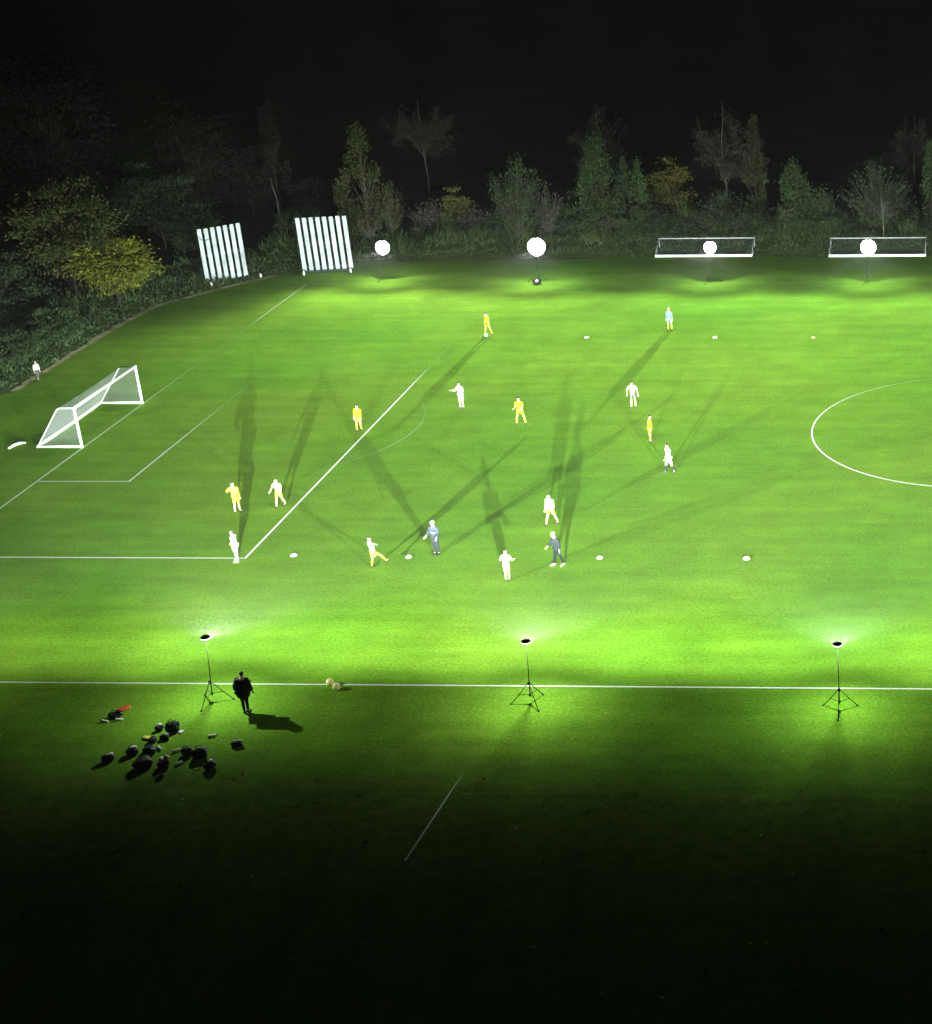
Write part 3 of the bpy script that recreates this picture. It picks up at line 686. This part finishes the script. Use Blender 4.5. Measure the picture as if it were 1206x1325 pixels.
item('bib', 'crumpled yellow bib lying on the left of the pile', 'bib', -34.45, -38.5, -.2, YELC, 'cloth', .85)
bag('holdall', 'small dark bag tucked under the yellow bib', -34.12, -38.75, .7, (.5, .34, .25), BAGB, 5, 1)
bag('backpack', 'black backpack with a white flap at the far left of the pile', -35.25, -40.35, .5, (.62, .4, .34), BAGB, 6, 2, WHC)
bag('backpack', 'navy backpack with a small white flap, second from the left', -34.5, -39.8, .6, (.6, .42, .36), BAGN, 7, 2, WHC)
bag('holdall', 'dark green holdall behind the big long black one', -33.85, -39.6, -.1, (.72, .45, .32), BAGG, 8)
item('water_bottle', 'white bottle standing out beside the dark green holdall', 'bottle', -33.55, -39.35, 2.3, BOOTW, 'bottle', 1.35)
bag('holdall', 'big long black holdall at the front of the pile', -33.6, -40.75, .85, (1.05, .55, .45), BAGB, 9)
item('towel', 'white towel at the right end of the big black holdall', 'towel', -33.05, -40.15, -.8, WHC, 'cloth', .62)
bag('backpack', 'maroon backpack in the middle front of the pile', -32.75, -40.75, .7, (.66, .42, .36), BAGM, 10)
item('football', 'pinkish ball lying on the maroon backpack', 'ball', -32.55, -40.75, 0, PNK, 'ball', 1.1)
bpy.data.objects[[o.name for o in bpy.data.objects if o.get('label', '').startswith('pinkish')][0]].location.z = .3
item('water_bottle', 'pale bottle right of the pinkish ball', 'bottle', -32.2, -40.55, .9, BOOTW, 'bottle', 1.25)
item('water_bottle', 'thin white bottle lying alone in the middle of the pile', 'bottle', -32.75, -39.55, .7, BOOTW, 'bottle', 1.3)
bag('backpack', 'round black backpack between maroon and widest bags', -32.2, -39.75, 1.0, (.55, .42, .38), BAGB, 11)
bag('kit_bag', 'widest dark bag on the right of the pile', -31.55, -39.95, .3, (.85, .6, .5), BAGG, 12)
item('water_bottle', 'white bottle lying alone on the grass below the coach', 'bottle', -31.75, -38.3, .5, BOOTW, 'bottle', 1.25)
bag('holdall', 'black holdall with a grey flap lying alone nearest the coach', -30.38, -39.0, .1, (.62, .36, .26), BAGB, 13, 2, mat('pale_grey_cloth', (.4, .42, .38)))
bag('backpack', 'black backpack with a white flap standing apart at lower right', -30.75, -40.85, .9, (.55, .4, .38), BAGB, 14, 2, WHC)

# fallen leaves and litter on the dark turf nearest the camera
def leaf_cloud(name, m, C, L, Wd, rs, up_bias=0.0, axis=None):
    """many small leaf-shaped faces as one mesh; C centres (n,3), L lengths, Wd widths"""
    n = len(C); a = rs.normal(size=(n, 3))
    if axis is not None: a = a*.45 + axis
    a[:, 2] += up_bias; a /= np.linalg.norm(a, axis=1)[:, None]
    b = rs.normal(size=(n, 3)); b -= (b*a).sum(1)[:, None]*a; b /= np.linalg.norm(b, axis=1)[:, None]
    L = np.broadcast_to(L, n)[:, None]; Wd = np.broadcast_to(Wd, n)[:, None]
    v = np.empty((n, 4, 3)); v[:, 0] = C-a*L/2; v[:, 1] = C+b*Wd/2-a*L*.05; v[:, 2] = C+a*L/2; v[:, 3] = C-b*Wd/2-a*L*.05
    me = bpy.data.meshes.new(name); me.vertices.add(4*n); me.vertices.foreach_set('co', v.reshape(-1).astype(np.float32))
    me.loops.add(4*n); me.loops.foreach_set('vertex_index', np.arange(4*n, dtype=np.int32))
    me.polygons.add(n); me.polygons.foreach_set('loop_start', np.arange(0, 4*n, 4, dtype=np.int32))
    me.update(calc_edges=True); me.validate(); me.materials.append(m); return me
rs = np.random.RandomState(5)
n = 70; C = np.c_[rs.uniform(-32, 0, n), -57+rs.uniform(0, 1, n)**.7*16, np.full(n, .02)]
me = leaf_cloud('fallen_leaves', mat('dead_leaf', (.25, .22, .13), .8, .3, island=True), C, rs.uniform(.08, .26, n), rs.uniform(.04, .10, n), rs, axis=np.array([1., .2, 0]))
o = bpy.data.objects.new('fallen_leaves', me); COL.objects.link(o); o['kind'] = 'stuff'
# ------------------------------------------------------------------ trees and undergrowth
BARK = mat('bark', (.028, .025, .018), .9, .3, scale=4, bump=.5, spec=0); BARKP = mat('bark_pale', (.06, .056, .046), .9, .3, scale=4, bump=.5, spec=0)
def leafm(n, c1, c2): return mat('leaf_'+n, c1, .85, island=True, col2=c2, scale=.9, translucent=.25, spec=.05)
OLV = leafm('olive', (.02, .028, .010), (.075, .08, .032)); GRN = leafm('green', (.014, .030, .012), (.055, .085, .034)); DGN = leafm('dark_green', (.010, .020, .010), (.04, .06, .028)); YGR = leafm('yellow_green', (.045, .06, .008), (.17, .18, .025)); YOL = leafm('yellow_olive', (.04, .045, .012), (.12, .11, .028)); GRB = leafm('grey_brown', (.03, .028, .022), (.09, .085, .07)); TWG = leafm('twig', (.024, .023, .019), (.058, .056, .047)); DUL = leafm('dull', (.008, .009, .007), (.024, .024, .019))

def tree(label, x, y, h, w, kind, leaf, seed, bark=BARK, base=.12, clumps=40, per=70, size=(.22, .11), lean=0.0, name='tree', cat='tree', group='trees and shrubs around the ground', z=0.35):
    rs = np.random.RandomState(seed); rnd = random.Random(seed)
    root = thing(name, label, cat, (x, y, z), rs.uniform(0, 6.28), group)
    t = MB(); C, A = [], []
    trunk_r = (.03+.011*h)*(.62 if kind == 'bare' else .8)
    def tr(zz): return Vector((lean*zz/h*h*.3 + .12*math.sin(zz*.9+seed), .12*math.cos(zz*.7+seed), zz))
    if kind != 'fan':
        top = h*(.62 if kind in ('round',) else .9)
        t.tube([tr(q*top/6) for q in range(7)], [trunk_r*(1.15-q/6*.95) for q in range(7)], 7)
    if kind == 'column':
        for i in range(clumps):
            f = rs.uniform(base, 1); zz = f*h; prof = math.sin(math.pi*min(1, (f*.93+.07)))**.55 * (1-.55*f) * 1.25
            g = rs.uniform(0, 6.28); r = w/2*prof*rs.uniform(.35, 1.05)
            p = Vector((r*math.cos(g), r*math.sin(g), zz)) + tr(zz)*Vector((1, 1, 0))if False else Vector((r*math.cos(g)+tr(zz).x, r*math.sin(g)+tr(zz).y, zz))
            z0 = max(.2, zz-r*2.2-.4); t.tube([tr(z0), tr(z0).lerp(p, .6)+Vector((0, 0, -.1)), p], [trunk_r*.35, trunk_r*.2, .01], 4, caps=False)
            C.append(np.array(p)+rs.normal(size=(per, 3))*np.array([w*.075, w*.075, .36])); A.append(np.tile([math.cos(g)*.4, math.sin(g)*.4, 1.3], (per, 1)))
    elif kind == 'round':
        for i in range(clumps):
            d = rs.normal(size=3); d /= np.linalg.norm(d); q = rs.uniform(.45, 1)**.7*rs.uniform(.8, 1.12)
            p = Vector((d[0]*w/2*q, d[1]*w/2*q, h*(base+.5*(1-base)) + d[2]*h*(1-base)/2*q))
            z0 = max(.1, min(h*.6, p.z*.45)); mid = tr(z0).lerp(p, .55)+Vector((0, 0, .12*h*rs.uniform(0, .5)))
            t.tube([tr(z0), mid, p], [trunk_r*.38, trunk_r*.18, .008], 4, caps=False)
            sg = .075*(w+h)/2*rs.uniform(.7, 1.4)
            C.append(np.array(p)+rs.normal(size=(int(per*1.5), 3))*np.array([sg*1.1, sg*1.1, sg*.4])); A.append(np.tile(d*.9+np.array([0, 0, -.1]), (int(per*1.5), 1)))
    elif kind == 'fan':
        for i in range(clumps):
            g = rs.uniform(0, 6.28); sp = rs.uniform(0, 1)**.7; hh = h*(1-.35*sp*sp)*rs.uniform(.55, 1.02); r = w/2*sp
            b = Vector((math.cos(g)*.25*sp, math.sin(g)*.25*sp, 0)); e = Vector((r*math.cos(g), r*math.sin(g), hh))
            m1 = b.lerp(e, .5)+Vector((-math.cos(g), -math.sin(g), 0))*r*.18
            t.tube([b, m1, e], [.035, .024, .008], 4, caps=False)
            for kk in range(4):
                f0 = rs.uniform(.4, .8); q0 = m1.lerp(e, (f0-.5)*2) if f0 > .5 else b.lerp(m1, f0*2); d = Vector(rs.normal(size=3)*.35)+(e-m1).normalized()
                t.tube([q0, q0+d*h*.14], [.012, .005], 3, caps=False)
            f = rs.uniform(.25, 1.0, per)[:, None]; q = np.where(f < .5, np.array(b)*(1-2*f)+np.array(m1)*2*f, np.array(m1)*(2-2*f)+np.array(e)*(2*f-1))
            C.append(q+rs.normal(size=(per, 3))*.16*(.5+f)); dd = np.array((e-m1).normalized()); A.append(np.tile(dd*1.2, (per, 1)))
    elif kind == 'bare':
        def grow(p, d, ln, r, lv):
            pts = [p]; q = p; dd = d
            for kk in range(3):
                dd = (dd + Vector(rs.normal(size=3)*.2) + Vector((0, 0, .04))).normalized(); q = q+dd*ln/3; pts.append(q)
            t.tube(pts, [r, r*.85, r*.7, r*.55], 5 if lv < 2 else 3, caps=False)
            if lv >= 2:
                k_ = per*(1 if lv < 4 else 2); f = rs.uniform(0, 1, k_)[:, None]
                C.append(np.array(p)*(1-f)+np.array(q)*f+rs.normal(size=(k_, 3))*.2); A.append(np.tile(np.array(dd)*.8, (k_, 1)))
            if lv >= 4: return
            for kk in range(3 if lv < 2 else 4):
                nd = (dd + Vector(rs.normal(size=3))*.75*Vector((max(.6, w/h*1.5), max(.6, w/h*1.5), .7))).normalized()
                grow(pts[1+(kk % 3)], nd, ln*rs.uniform(.58, .82), max(.006, r*.5), lv+1)
        for kk in range(5):
            g = kk*1.257+rs.uniform(-.4, .4); b0 = tr(h*rs.uniform(.25, .45))
            grow(b0, Vector((math.cos(g)*w/h*1.1, math.sin(g)*w/h*1.1, 1)).normalized(), h*.22, trunk_r*.42, 1)
    t.build('trunk', bark, root)
    C = np.concatenate(C); A = np.concatenate(A); ok = C[:, 2] > .05; C = C[ok]; A = A[ok]; n = len(C)
    me = leaf_cloud('crown', leaf, C, rs.uniform(.6, 1.35, n)*size[0], rs.uniform(.6, 1.3, n)*size[1], rs, axis=A)
    link('crown', me, root)
    return root
SH = dict(name='shrub', cat='shrub')
# behind the far touchline, left to right
tree('slender olive tree with a twiggy pointed tip behind the leftmost lit floodlight', -53.3, 46.8, 9.8, 3.6, 'column', OLV, 11, BARKP, clumps=70, per=55)
tree('small olive side tree left of the slender pointed one', -55.4, 47.2, 6.2, 2.4, 'column', OLV, 12, clumps=34, per=55)
tree('right-hand short olive tree beside the slender pointed one', -51.6, 47.6, 5.6, 2.4, 'fan', OLV, 13, BARKP, clumps=36, per=40)
tree('low brown scrubby shrub right of the leftmost lit floodlight', -49.0, 50.3, 3.0, 4.0, 'fan', GRB, 14, BARKP, clumps=60, per=26, **SH)
tree('small yellowish shrub above the brown scrub', -46.5, 50.4, 3.9, 2.4, 'round', YOL, 15, clumps=26, per=55, **SH)
tree('low grey brown scrub between the yellowish shrub and the willowy bush', -44.6, 49.3, 2.6, 3.4, 'fan', GRB, 16, BARKP, clumps=50, per=26, **SH)
tree('willowy green bush fanning out above the brightest floodlight', -40.1, 46.8, 7.9, 5.6, 'fan', GRN, 17, BARKP, clumps=90, per=60)
tree('thin brown fanning shrub at the right of the willowy bush', -37.6, 47.5, 5.4, 3.2, 'fan', GRB, 18, BARKP, clumps=40, per=20, **SH)
tree('dense green columnar tree with a bare tree rising behind it', -33.2, 48.0, 8.6, 3.6, 'column', GRN, 19, clumps=90, per=70)
tree('dim bare round tree rising behind the dense green column', -33.8, 52.5, 11.6, 5.6, 'bare', TWG, 20, BARKP, per=8, size=(.5, .03))
tree('left of two small dark green spires beside the green column', -31.1, 49.1, 6.3, 1.7, 'column', DGN, 21, clumps=36, per=60)
tree('right of two small dark green spires, next to the yellow-olive bush', -29.75, 49.1, 6.2, 1.9, 'column', GRN, 22, clumps=38, per=60)
tree('rounded yellow-olive bush with a twiggy top among green reeds', -27.8, 53.5, 5.9, 3.6, 'round', YOL, 23, clumps=46, per=60, size=(.2, .12))
tree('tall thin-leaved bare tree above the left tipped goal', -22.8, 53.5, 12.2, 6.8, 'bare', TWG, 24, BARKP, per=9, size=(.42, .045), z=.3)
tree('olive column tree close to the right of the tall bare tree', -20.2, 54.4, 8.9, 2.3, 'column', OLV, 25, clumps=46, per=55)
tree('short grey-green shrub under the tall bare tree', -23.2, 50.8, 3.6, 3.6, 'fan', DGN, 26, clumps=50, per=40, **SH)
tree('bright green upright bush midway between the tipped goals', -16.1, 48.8, 5.9, 3.4, 'column', GRN, 27, clumps=64, per=70)
tree('shaggy green bush at the right of the midway upright bush', -13.6, 49.2, 4.4, 2.8, 'fan', GRN, 28, clumps=54, per=50, **SH)
tree('reedy shrub with many tall stems above the rightmost floodlight', -8.9, 49.3, 6.6, 7.4, 'fan', GRN, 29, BARKP, clumps=110, per=34)
tree('pale branching sapling lit from below by the rightmost floodlight', -8.3, 46.6, 4.8, 3.2, 'bare', TWG, 30, mat('bark_light', (.16, .16, .12), .9, .2, spec=0), per=2, size=(.3, .03))
tree('green column at the right edge of the treeline', -4.0, 49.4, 7.6, 2.4, 'column', GRN, 31, clumps=60, per=60)
tree('dark tree beyond the right edge of the treeline', 1.5, 50.5, 7.0, 3.6, 'column', DGN, 32, clumps=60, per=60)
tree('far dim bare tree standing alone high behind the treeline', -54.1, 66.2, 10.6, 7.6, 'bare', TWG, 33, BARKP, per=10, size=(.6, .035), z=0)
tree('far dim tree at the right behind the treeline', -6.3, 66.6, 8.4, 4.6, 'bare', TWG, 34, BARKP, per=10, size=(.6, .035), z=0)
# behind the striped screens
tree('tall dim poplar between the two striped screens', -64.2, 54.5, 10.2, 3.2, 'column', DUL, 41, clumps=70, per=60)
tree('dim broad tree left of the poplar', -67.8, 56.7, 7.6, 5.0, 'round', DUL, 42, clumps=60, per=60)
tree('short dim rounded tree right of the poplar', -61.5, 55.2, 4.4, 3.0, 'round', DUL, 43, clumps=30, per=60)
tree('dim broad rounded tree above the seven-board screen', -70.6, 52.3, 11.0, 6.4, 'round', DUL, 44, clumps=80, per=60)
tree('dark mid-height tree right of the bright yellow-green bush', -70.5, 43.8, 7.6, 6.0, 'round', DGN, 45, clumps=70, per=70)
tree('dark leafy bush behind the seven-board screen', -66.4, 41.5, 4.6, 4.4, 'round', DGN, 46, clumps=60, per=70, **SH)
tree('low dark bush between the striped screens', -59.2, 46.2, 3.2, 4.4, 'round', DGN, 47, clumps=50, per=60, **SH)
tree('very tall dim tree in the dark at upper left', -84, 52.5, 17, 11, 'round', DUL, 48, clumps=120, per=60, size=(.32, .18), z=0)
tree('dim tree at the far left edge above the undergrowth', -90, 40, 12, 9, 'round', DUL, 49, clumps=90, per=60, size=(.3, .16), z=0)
# left side
tree('upper olive-green crown of the bushy tree at left', -69.6, 26.8, 9.6, 6.6, 'round', OLV, 51, clumps=90, per=80, size=(.3, .14), base=.28)
tree('bright yellow-green leafy bush overhanging the left edge of the grass', -66.6, 27.2, 5.2, 5.6, 'round', YGR, 52, clumps=80, per=80, size=(.3, .13), base=.22)
tree('dark green bush left of the bright yellow-green one', -72.5, 20.5, 5.6, 6.4, 'round', DGN, 53, clumps=80, per=70, **SH)
tree('dark bush at the left frame edge above the goal', -72.8, 12.2, 3.6, 5.2, 'round', DGN, 54, clumps=70, per=70, **SH)
tree('leafy green bramble bush directly behind the small pale person', -67.2, 12.2, 2.3, 3.8, 'round', GRN, 55, clumps=60, per=70, base=.02, **SH)
tree('green bramble bush on the dry pale verge', -66.6, 17.0, 2.6, 3.6, 'round', GRN, 56, clumps=60, per=70, base=.02, **SH)
tree('large dark thicket at the far left behind the brambles', -79.5, 22, 6.4, 8.5, 'round', DGN, 57, clumps=100, per=70, name='thicket', cat='shrub')

def undergrowth(name, n, seed, along, depth, hfun, m, wd=(.03, .09), lean=.35):
    rs = np.random.RandomState(seed)
    a = rs.uniform(along[0], along[1], n); i = a*169; d = rs.uniform(0, 1, n)**.8*(depth[1]-depth[0])+depth[0]
    x = np.interp(i, np.arange(170), EX)+np.interp(i, np.arange(170), NX)*d; y = np.interp(i, np.arange(170), EY)+np.interp(i, np.arange(170), NY)*d
    patch = .55+.45*np.sin(a*61+d*.9)*np.sin(a*143+2)+.25*np.sin(a*331)
    h = hfun(d)*rs.uniform(.5, 1.2, n)*np.clip(patch, .35, 1.3)
    zb = np.interp(d, [0, 1, 2.5, 4.6, 8, 15], [0, .08, .3, .5, .55, .5])
    C = np.c_[x, y, zb+h*.45]
    A = np.c_[rs.normal(size=n)*lean, rs.normal(size=n)*lean, np.full(n, 1.6)]
    me = leaf_cloud(name, m, C, h, rs.uniform(wd[0], wd[1], n), rs, axis=A)
    o = bpy.data.objects.new(name, me); COL.objects.link(o); o['kind'] = 'stuff'
E0 = .36
undergrowth('long_grass', 16000, 61, (.30, 1.0), (-.1, 5.5), lambda d: .25+.13*d, leafm('long_grass', (.02, .035, .012), (.085, .105, .045)), (.03, .07))
undergrowth('reeds', 30000, 62, (.40, 1.0), (3.2, 9.5), lambda d: .5+.22*d, leafm('reed', (.022, .045, .013), (.085, .125, .045)), (.025, .07), .4)
undergrowth('brambles', 22000, 64, (.40, 1.0), (1.2, 7), lambda d: .2+.05*d, leafm('bramble', (.03, .06, .02), (.12, .16, .085)), (.06, .16), 1.8)
def thicket(name, seed, n, m, hmax, ylo, yhi, per=130):
    """the tangled growth that fills in between the single trees: clumps of leaves of uneven height"""
    rs = np.random.RandomState(seed); C = []
    for k in range(n):
        x = rs.uniform(-50, 9); y = rs.uniform(ylo, yhi); hm = hmax*rs.uniform(.3, 1)*(.65+.35*math.sin(x*.9+seed)); hm *= np.interp(x, [-50, -42, -36, 9], [.35, .5, 1, 1])
        z = rs.uniform(.1, 1)*hm + .5; r = rs.uniform(.3, .75)
        C.append(np.array([x, y, z])+rs.normal(size=(per, 3))*np.array([r, r*.8, r*.55]))
    C = np.concatenate(C); C = C[C[:, 2] > .4]; n_ = len(C)
    me = leaf_cloud(name, m, C, rs.uniform(.12, .32, n_), rs.uniform(.05, .13, n_), rs, up_bias=.7)
    o = bpy.data.objects.new(name, me); COL.objects.link(o); o['kind'] = 'stuff'
thicket('thicket_growth', 71, 200, DGN, 4.2, 46.5, 51.5)
thicket('thicket_growth', 72, 130, GRN, 3.6, 46, 50.5)
thicket('thicket_growth', 73, 60, GRB, 3.4, 46, 51, 70)
undergrowth('left_undergrowth', 15000, 63, (.10, .40), (.1, 7), lambda d: .3+.2*d, leafm('nettle', (.014, .03, .010), (.06, .10, .035)), (.05, .16), .9)
rs = np.random.RandomState(77)
